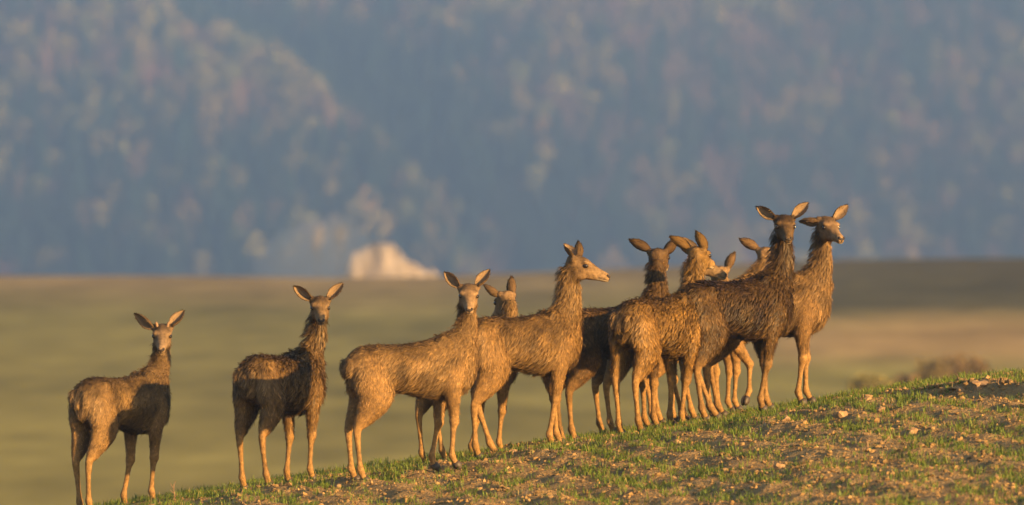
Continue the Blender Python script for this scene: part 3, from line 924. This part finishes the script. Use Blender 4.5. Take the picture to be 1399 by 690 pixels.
        # paler throat and chest, darker back
        ch = smoothstep(.1, .9, Nn @ bf) * (RW[:, 1] + .6 * RW[:, 0]) * smoothstep(.1, .3, lx)
        c = c * (1 + .35 * ch[:, None])
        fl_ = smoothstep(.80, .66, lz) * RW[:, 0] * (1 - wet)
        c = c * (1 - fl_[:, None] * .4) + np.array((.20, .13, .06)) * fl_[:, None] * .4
        # pale rump patch round the tail
        rp = np.exp(-((lx + .55) / .13) ** 2 - ((lz - .90) / .16) ** 2) * smoothstep(-.1, .5, -(Nn @ bf)) * (RW[:, 0] + RW[:, 4])
        rp = rp * np.clip(.55 + 2.2 * nb_, .1, 1)
        c = c * (1 - .7 * rp[:, None]) + np.array((.33, .215, .105)) * (1 - .3 * wet) * .7 * rp[:, None]
        # dark dorsal line and mane
        dl = np.exp(-(ly / .05) ** 2) * smoothstep(.6, .95, Nn @ bu) * RW[:, 0]
        c = c * (1 - .25 * dl[:, None])
        c = c * (1 - .28 * (smoothstep(.90, 1.04, lz) * RW[:, 0])[:, None])
        # underside: muddy, darker brown coat
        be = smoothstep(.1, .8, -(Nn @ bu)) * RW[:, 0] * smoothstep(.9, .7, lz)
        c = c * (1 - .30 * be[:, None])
        # head marks
        hx_ = (Pt - O) @ f / hs; hy_ = (Pt - O) @ l / hs; hz_ = (Pt - O) @ u_ / hs
        hw = (RW[:, 2] + RW[:, 3])
        fore = np.exp(-((hx_ - .06) / .07) ** 2) * smoothstep(.02, .07, hz_) * hw
        c = c * (1 - .48 * fore[:, None])
        bridge = smoothstep(.13, .2, hx_) * smoothstep(-.02, .015, hz_) * hw
        c = c * (1 - .22 * bridge[:, None])
        chin = smoothstep(.22, .27, hx_) * smoothstep(-.052, -.07, hz_) * hw
        c = c * (1 - .85 * chin[:, None]) + np.array((.46, .36, .24)) * .85 * chin[:, None]
        mouth = np.exp(-((hz_ + .056) / .006) ** 2) * smoothstep(.235, .26, hx_) * hw
        c = c * (1 - .75 * mouth[:, None])
        eyer = np.exp(-(((hx_ - .125) / .030) ** 2 + ((hz_ - .010) / .022) ** 2)) * smoothstep(.045, .06, np.abs(hy_)) * hw
        c = c * (1 - .7 * eyer[:, None])
        brow = np.exp(-(((hx_ - .13) / .035) ** 2 + ((hz_ - .045) / .012) ** 2)) * hw
        c = c * (1 + .35 * brow[:, None])
        throat = smoothstep(.0, .8, Nn @ (-unit(-f * .2 + up * .2 - f))) * 0
        return np.clip(c, .01, .8), lx, ly, lz, hx_, hz_
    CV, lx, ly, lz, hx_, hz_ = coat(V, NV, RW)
    # ears (thin cupped leaves, part of the body mesh)
    earV = []; earF = []; earC = []; eo = len(V)
    ear_tufts = []
    for sd, key in ((1, 'earL'), (-1, 'earR')):
        eb = O + (f * .012 + l * sd * .074 + u_ * .050) * hs
        tip = px(sp[key][0], sp[key][1], eb[1])
        e = tip - eb; Le = .182 * hs
        pl = np.linalg.norm(e)
        if pl < Le:
            e[1] += math.sqrt(Le ** 2 - pl ** 2) * sp.get('eardy', {}).get(key, .6)
        else: Le = min(pl, Le * 1.12)
        e = unit(e)
        opn = sp.get('earopen', {}).get(key)
        nrm = np.array(opn, float) if opn is not None else (f * 1.0 - l * .75 - u_ * .1 if sd > 0 else f + l * .25 - u_ * .1)
        nrm = unit(nrm - e * np.dot(nrm, e)); wv = np.cross(e, nrm)
        S_ = np.linspace(0, 1, 10); wp = np.interp(S_, [0, .12, .3, .5, .7, .86, .95, 1], [.42, .68, .96, 1.0, .80, .46, .22, .03]) * .055 * hs
        cup = np.interp(S_, [0, .15, .4, 1], [1.9, 1.5, 1.2, .6])
        TH = np.linspace(-1, 1, 9)
        grid_i = np.zeros((10, 9, 3)); grid_o = np.zeros((10, 9, 3))
        for a, sv in enumerate(S_):
            for b_, th in enumerate(TH):
                bow = -.018 * math.sin(sv * 3.1) * hs
                p_ = eb + e * sv * Le + wv * th * wp[a] * (1 - .18 * cup[a] * abs(th) ** 3) + nrm * (th * th * cup[a] * wp[a] * .85 + bow)
                grid_i[a, b_] = p_
        gn = np.cross(np.gradient(grid_i, axis=0), np.gradient(grid_i, axis=1)); gn = nunit(gn)
        if np.mean(gn @ nrm) < 0: gn = -gn
        thick = np.interp(np.abs(TH), [0, .8, 1], [.009, .006, .002])[None, :, None] * hs
        grid_o = grid_i - gn * thick
        ci_ = np.zeros((10, 9, 3)); co_ = np.zeros((10, 9, 3))
        for a in range(10):
            for b_ in range(9):
                rim = smoothstep(.72, 1, abs(TH[b_])) + smoothstep(.9, 1, S_[a]) * .6
                ci_[a, b_] = np.array((.31, .215, .13)) * (1 - .72 * min(rim, 1)) * (1 - .35 * math.exp(-((abs(TH[b_]) - .35) / .16) ** 2) * (.3 + .7 * rng.uniform()))
                co_[a, b_] = c_head * (.75 + .3 * rng.uniform()) * (1 - .5 * smoothstep(.7, 1, S_[a])) * (1 - .35 * smoothstep(.6, 1, abs(TH[b_])))
        Vg = np.concatenate([grid_i.reshape(-1, 3), grid_o.reshape(-1, 3)]); Cg_ = np.concatenate([ci_.reshape(-1, 3), co_.reshape(-1, 3)])
        Fg = []
        for a in range(9):
            for b_ in range(8):
                i0 = a * 9 + b_
                Fg.append((i0, i0 + 1, i0 + 10, i0 + 9)); j0 = 90 + i0
                Fg.append((j0, j0 + 9, j0 + 10, j0 + 1))
            Fg.append((a * 9, a * 9 + 9, 90 + a * 9 + 9, 90 + a * 9)); Fg.append((a * 9 + 8, 90 + a * 9 + 8, 90 + a * 9 + 17, a * 9 + 17))
        for b_ in range(8):
            Fg.append((b_, 90 + b_, 91 + b_, b_ + 1)); Fg.append((81 + b_, 82 + b_, 172 + b_, 171 + b_))
        earV.append(Vg); earF.append(np.array(Fg) + eo); earC.append(Cg_); eo += len(Vg)
        # tufts inside the ear and along the rim
        for q_ in range(45):
            a = rng.integers(0, 7); th = rng.choice((-1, 1)) * rng.uniform(.3, 1.0)
            b_ = int(round((th + 1) * 4)); p0 = grid_i[a, b_]
            dr = unit(e * .95 + wv * (-th) * .6 + nrm * .12 + rng.normal(size=3) * .18)
            ear_tufts.append((p0, dr, rng.uniform(.014, .026) * hs, np.array((.34, .245, .155)) * rng.uniform(.6, 1.1)))
        for q_ in range(130):
            a = int(rng.integers(0, 9)); b_ = int(rng.integers(0, 9)); p0 = grid_o[a, b_] + (grid_o[min(a + 1, 9), b_] - grid_o[a, b_]) * rng.uniform()
            dr = unit(e - gn[a, b_] * .22 + rng.normal(size=3) * .15)
            ear_tufts.append((p0, dr, rng.uniform(.012, .020) * hs, c_head * rng.uniform(.8, 1.2)))
    root = bpy.data.objects.new('red_deer', None); root.location = base; col.objects.link(root)
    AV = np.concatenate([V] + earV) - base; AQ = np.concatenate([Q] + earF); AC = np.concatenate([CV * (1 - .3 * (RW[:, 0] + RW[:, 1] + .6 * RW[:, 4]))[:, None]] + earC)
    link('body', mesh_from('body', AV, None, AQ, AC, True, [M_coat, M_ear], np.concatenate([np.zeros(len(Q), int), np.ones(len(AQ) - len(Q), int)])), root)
    # ---------------- fur: matted tapering locks
    NF = sp.get('nf', 42000)
    lenw = np.array([.052, .050, .014, .007, .029, .013])[None]
    fc = V[Q].mean(1); fnn = nunit(fn); fRW = RW[Q].mean(1); fFL = nunit(FLW[Q].mean(1))
    flen = (fRW * lenw).sum(1)
    prob = area * (fRW @ np.array([1.0, 1.15, .85, .35, .95, .6])); prob[fc[:, 2] < base[2] + .05] *= .3
    nose_zone = ((fc - O) @ f > .27 * hs) & (fRW[:, 3] > .4); prob[nose_zone] = 0
    pick = rng.choice(len(Q), NF, p=prob / prob.sum())
    w4 = rng.dirichlet((1, 1, 1, 1), NF)
    P = (V[Q[pick]] * w4[..., None]).sum(1); Nn = nunit((NV[Q[pick]] * w4[..., None]).sum(1)); RWp = fRW[pick]; FL = fFL[pick]
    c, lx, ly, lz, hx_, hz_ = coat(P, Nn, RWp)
    Ln_ = (RWp * lenw).sum(1) * s * sp.get('shag', .82)
    side = np.clip(1 - np.abs(Nn @ bu), 0, 1)
    grav = np.array((0, 0, -1.))
    FLx = FL + grav * (RWp[:, 0:1] * (.25 + .75 * side[:, None]) + RWp[:, 1:2] * .15)
    mane = RWp[:, 1] * smoothstep(.1, .8, Nn @ -unit(f * .3 + bf)) 
    FLx = FLx + .22 * np.stack([fbm(lx * 5, lz * 5, 3, 2), fbm(lx * 5, lz * 5 + ly * 5, 8, 2), fbm(lz * 5, ly * 5, 5, 2)], 1) * 4 * np.clip(Ln_ * 16, 0, 1)[:, None]
    Tn = nunit(FLx - Nn * (FLx * Nn).sum(1)[:, None])
    lift_ = ((.08 + .14 * wet) + (.16 + .12 * wet) * rng.uniform(0, 1, NF) + .5 * mane)[:, None]
    Ln_ = Ln_ * (1 + .35 * mane) * rng.uniform(.65, 1.25, NF)
    stray = (rng.uniform(0, 1, NF) < .07) & (Ln_ > .02)
    lift_ = lift_ + (stray * rng.uniform(.25, .7, NF))[:, None]
    belly = smoothstep(.2, .8, -(Nn @ bu)) * RWp[:, 0]
    Ln_ = Ln_ * (1 + .25 * belly)
    tip = P + (Tn + Nn * lift_) * Ln_[:, None] + grav * (.12 * Ln_ * RWp[:, 0])[:, None]
    # matting: locks share tips
    ncl = int(NF / sp.get('per', 11))
    cl = rng.choice(NF, ncl, replace=False)
    own = np.empty(NF, int)
    Pl = (P - ctr).astype(np.float32); PCl = Pl[cl]; PC2 = (PCl ** 2).sum(1)
    for i in range(0, NF, 3000):
        dd = PC2[None] - 2 * (Pl[i:i + 3000] @ PCl.T)
        own[i:i + 3000] = np.argmin(dd, 1)
    clt = (tip[cl] + (Tn[cl] * .25 + Nn[cl] * .10) * Ln_[cl][:, None])[own]
    mat_w = ((.35 + .40 * wet) * np.clip((Ln_ - .012) / .03, 0, 1) * rng.uniform(.6, 1.1, NF))[:, None]
    mat_w = mat_w * np.where(stray, .2, 1)[:, None]
    tip = tip * (1 - mat_w) + clt * mat_w
    midp = P * .45 + tip * .55 + Nn * (.16 * Ln_)[:, None]
    ax = nunit(tip - P)
    sv = np.cross(ax, Nn); sv = nunit(sv); nn2 = np.cross(sv, ax)
    rl = rng.normal(0, .55, NF)
    sv = sv * np.cos(rl)[:, None] + nn2 * np.sin(rl)[:, None]
    W = (.0010 + .0088 * Ln_) * rng.uniform(.7, 1.3, NF)
    w_ = W[:, None]
    root_in = P - Nn * .004
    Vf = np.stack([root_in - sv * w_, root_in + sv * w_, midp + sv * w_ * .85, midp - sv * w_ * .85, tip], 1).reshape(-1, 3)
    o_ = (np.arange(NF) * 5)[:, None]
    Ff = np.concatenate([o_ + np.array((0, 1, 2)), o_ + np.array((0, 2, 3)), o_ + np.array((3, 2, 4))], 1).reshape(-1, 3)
    lock_v = np.exp(rng.normal(0, .15 + .17 * wet, ncl))[own][:, None]; hair_v = np.exp(rng.normal(0, 1, (NF, 1)) * (.16 + .16 * (RWp[:, 5:6] + RWp[:, 4:5])))
    cf = c * lock_v * hair_v
    grey = np.clip(rng.normal(0, .25, (NF, 1)), -.2, .5)
    cf = cf * (1 - grey * .5) + cf.mean(1, keepdims=True) * grey * .5
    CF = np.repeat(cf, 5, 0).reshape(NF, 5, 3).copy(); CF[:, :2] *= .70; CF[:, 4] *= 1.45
    Vf = [Vf]; Ff = [Ff]; CFs = [CF.reshape(-1, 3)]
    ne = len(ear_tufts); o2 = NF * 5
    ev_ = []; ef_ = []; ec_ = []
    for j, (p0, dr, le, cc) in enumerate(ear_tufts):
        sx = unit(np.cross(dr, rng.normal(size=3))) * .0022
        ev_ += [p0 - sx, p0 + sx, p0 + dr * le]; ef_.append((o2 + j * 3, o2 + j * 3 + 1, o2 + j * 3 + 2)); ec_ += [cc * .85, cc * .85, cc]
    Vf.append(np.array(ev_)); Ff.append(np.array(ef_)); CFs.append(np.array(ec_))
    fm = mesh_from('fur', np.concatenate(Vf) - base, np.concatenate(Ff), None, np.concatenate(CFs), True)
    rn = np.cross(sv, ax); rn = rn * np.sign((rn * Nn).sum(1))[:, None]
    cn = np.repeat(nunit(Nn * .5 + rn * .5), 5, 0)
    cn = np.concatenate([cn, np.repeat(np.array([nunit(t_[1]) for t_ in ear_tufts]), 3, 0)])
    fm.normals_split_custom_set_from_vertices(cn)
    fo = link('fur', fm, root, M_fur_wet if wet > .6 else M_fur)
    # ---------------- eyes, nose, hooves
    for sd in (-1, 1):
        ec = O + (f * .124 + l * sd * .0695 + u_ * .012) * hs
        v = ICO3_V @ np.array((f * .023 * hs, l * .0175 * hs, u_ * .019 * hs)) + ec - base
        link('eye', mesh_from('eye', v, ICO3_F, None, None, True), root, M_eye)
    nv_ = []; nf_ = []; no = 0
    for (cc, axs) in ((O + (f * .323 - u_ * .030) * hs, (f * .015, l * .029, u_ * .015)), (O + (f * .318 + l * .019 - u_ * .021) * hs, (f * .015, l * .014, u_ * .013)),
                      (O + (f * .318 - l * .019 - u_ * .021) * hs, (f * .015, l * .014, u_ * .013)), (O + (f * .330 - u_ * .046) * hs, (f * .008, l * .007, u_ * .013))):
        nv_.append(ICO2_V @ (np.array(axs) * hs) + cc - base); nf_.append(ICO2_F + no); no += len(ICO2_V)
    link('nose', mesh_from('nose', np.concatenate(nv_), np.concatenate(nf_), None, None, True), root, M_nose)
    for (hp, td, lifted) in hoof_frames:
        hv = []; hf_ = []; ho = 0
        for sd in (-1, 1):
            a0 = hp + lf * sd * .014 * s + (up * .012 if not lifted else 0) * s
            L_ = .082 * s
            st = []
            for t, ww, hh in ((0, .019, .029), (.35, .022, .036), (.75, .019, .029), (1, .008, .012)):
                c_ = a0 + td * L_ * t
                st.append((c_, lf, unit(np.cross(td, lf)), ww * s, hh * s))
            v, fc_ = loft(st, 8)
            if not lifted:
                gz = float(height(hp[0], hp[1], False)) - .012
                v[:, 2] = np.maximum(v[:, 2], gz)
            hv.append(v - base); hf_.append(fc_ + ho); ho += len(v)
        link('hoof', mesh_from('hoof', np.concatenate(hv), np.concatenate(hf_), None, None, True), root, M_hoof)
    if sp.get('buds'):
        for sd in (-1, 1):
            b0_ = O + (f * .045 + l * sd * .042 + u_ * .062) * hs
            dd = unit(u_ + l * sd * .25 - f * .15)
            v, fc_ = loft([(b0_ + dd * t * hs, l, f, r * hs, r * hs) for t, r in ((-.01, .014), (.01, .014), (.03, .013), (.043, .009), (.048, .003))], 9)
            link('antler_bud', mesh_from('antler_bud', v - base, fc_, None, None, True), root, M_bud)
    tag(root, sp['label'], 'deer', 'red deer standing on the field crest')
    return root

DEER = [
 dict(seed=1, label='leftmost deer with short antler buds, standing apart and looking back at the camera', dz=.02, cx=166, Y=60.25, yaw=54, s=1.02, poll=(222, 443), face=(-90, -24), neck=.88,
      earL=(250, 425), earR=(181, 427), FL=168, FR=208, HL=111, HR=122, buds=True, tint=(.98, 1.0, 1.08), wet=.1, shag=.75, earopen={'earR': (-.2, -.5, -.3)}),
 dict(seed=2, label='shaggy damp deer second from the left, rump to the camera and head turned back', cx=384, Y=59.75, yaw=60, s=1.0, poll=(437, 405), face=(-86, -22),
      earL=(468, 387), earR=(401, 391), FL=392, FR=425, HL=332, HR=366, tint=(.86, .84, .78), wet=.75, shag=1.0, per=12, neck=.88),
 dict(seed=3, label='light brown deer third from the left, side-on with its face turned to the camera', cx=562, Y=58.3, yaw=20, s=1.0, poll=(640, 388), face=(-88, -24),
      earL=(668, 369), earR=(607, 372), FL=590, FR=620, HL=482, HR=495, tint=(1.14, 1.12, 1.12), wet=.15, neck=.84),
 dict(seed=4, label='mostly hidden deer with head turned away, between the side-on deer and the deer in profile', cx=640, Y=61.1, yaw=42, s=.97, poll=(692, 398), face=(118, -28),
      earL=(663, 391), earR=(699, 381), FL=642, FR=683, HL=578, HR=607, tint=(1.15, 1.12, 1.1), wet=.3, pdy=.2, nf=22000, earopen={'earL': (-.6, .3, -.3), 'earR': (-.5, .8, 0)}),
 dict(seed=5, label='deer with thick neck mane shown in profile, muzzle pointing right', cx=712, Y=59.8, yaw=36, s=1.05, poll=(784, 349), face=(-8, -15),
      earL=(790, 335), earR=(775, 337), FL=764, FR=751, HL=676, HR=651, tint=(1.06, 1.02, .95), wet=.25, shag=.9, pdy=.02, neck=1.0, earopen={'earR': (.55, -.8, .1), 'earL': (.9, .5, 0)}),
 dict(seed=6, label='dark wet deer turned away behind the deer in profile, left ear held out', cx=836, Y=61.15, yaw=34, s=1.02, poll=(898, 340), face=(75, -10),
      earL=(858, 326), earR=(921, 331), FL=884, FR=896, HL=767, HR=783, tint=(.66, .62, .58), wet=.8, pdy=.18),
 dict(seed=7, label='golden shaggy wet deer in the middle foreground, rump to the camera, facing away', cx=901, Y=60.35, yaw=54, s=1.02, poll=(951, 338), face=(62, -8),
      earL=(913, 321), earR=(952, 317), FL=916, FR=931, HL=847, HR=874, tint=(1.16, 1.06, .70), wet=.7, shag=1.0, per=12, pdy=.15, neck=.96, earopen={'earL': (-.2, .7, .6), 'earR': (.4, .9, 0)}),
 dict(seed=8, label='hidden deer whose muzzle shows right of the golden wet deer', cx=884, Y=62.95, yaw=32, s=1.0, poll=(952, 345), face=(6, -22),
      earL=(932, 323), earR=(903, 320), tint=(.75, .75, .75), wet=.4, pdy=.05, nf=11000),
 dict(seed=9, label='dark wet deer in the right foreground with its face and both ears to the camera', cx=1004, Y=60.95, yaw=38, s=1.06, poll=(1071, 294), face=(-84, -20),
      earL=(1104, 277), earR=(1034, 283), FL=1050, FR=1039, HL=978, HR=962, tint=(.46, .43, .36), wet=.85, shag=.95, per=12, neck=.92),
 dict(seed=10, label='deer raising a foreleg behind the dark wet deer, only its left ear showing above', cx=955, Y=62.45, yaw=56, s=1.0, poll=(1046, 338), face=(80, -10),
      earL=(1010, 326), earR=(1078, 330), FL=984, HL=936, HR=948, tint=(1.2, 1.15, 1.1), wet=.3, pdy=.25, nf=24000, lift={'FR': 1}),
 dict(seed=11, label='rightmost deer, chest to the light and head turned three quarters right', cx=1044, Y=61.7, yaw=8, s=1.04, poll=(1127, 296), face=(-62, -18),
      earL=(1158, 281), earR=(1096, 303), FL=1105, FR=1092, HL=985, HR=972, tint=(1.02, .99, 1.0), wet=.35, neck=.9),
 dict(seed=12, label='rearmost deer, hidden but for one raised ear left of the dark wet deer', cx=955, Y=64.0, yaw=20, s=.96, poll=(984, 364), face=(100, -15),
      earL=(962, 352), earR=(1003, 346), tint=(1.1, 1.05, 1.0), wet=.2, pdy=.1, nf=9000),
]
import sys
_only = None
for sp in DEER:
    build_deer(sp)
print('deer built')

# ------------------------------------------------------------------ haze
bx0, bx1, by0, by1, bz0, bz1 = -1600, 1600, -120, 3700, -60, 186
v = np.array([(x, y, z) for x in (bx0, bx1) for y in (by0, by1) for z in (bz0, bz1)], float)
q = np.array([(0, 1, 3, 2), (4, 6, 7, 5), (0, 4, 5, 1), (2, 3, 7, 6), (0, 2, 6, 4), (1, 5, 7, 3)])
hz = bpy.data.materials.new('haze_air'); hz.use_nodes = True
hn = hz.node_tree.nodes; hn.remove(hn['Principled BSDF'])
pv = hn.new('ShaderNodeVolumePrincipled')
pv.inputs['Color'].default_value = (.51, .715, 1.0, 1)
pv.inputs['Density'].default_value = .00050
pv.inputs['Anisotropy'].default_value = .60
hz.node_tree.links.new(pv.outputs[0], hn['Material Output'].inputs['Volume'])
haze = link('haze', mesh_from('haze', v, None, q, None, False), mat=hz)
tag(haze, 'blue haze hanging in front of the mountain', 'haze', kind='stuff')
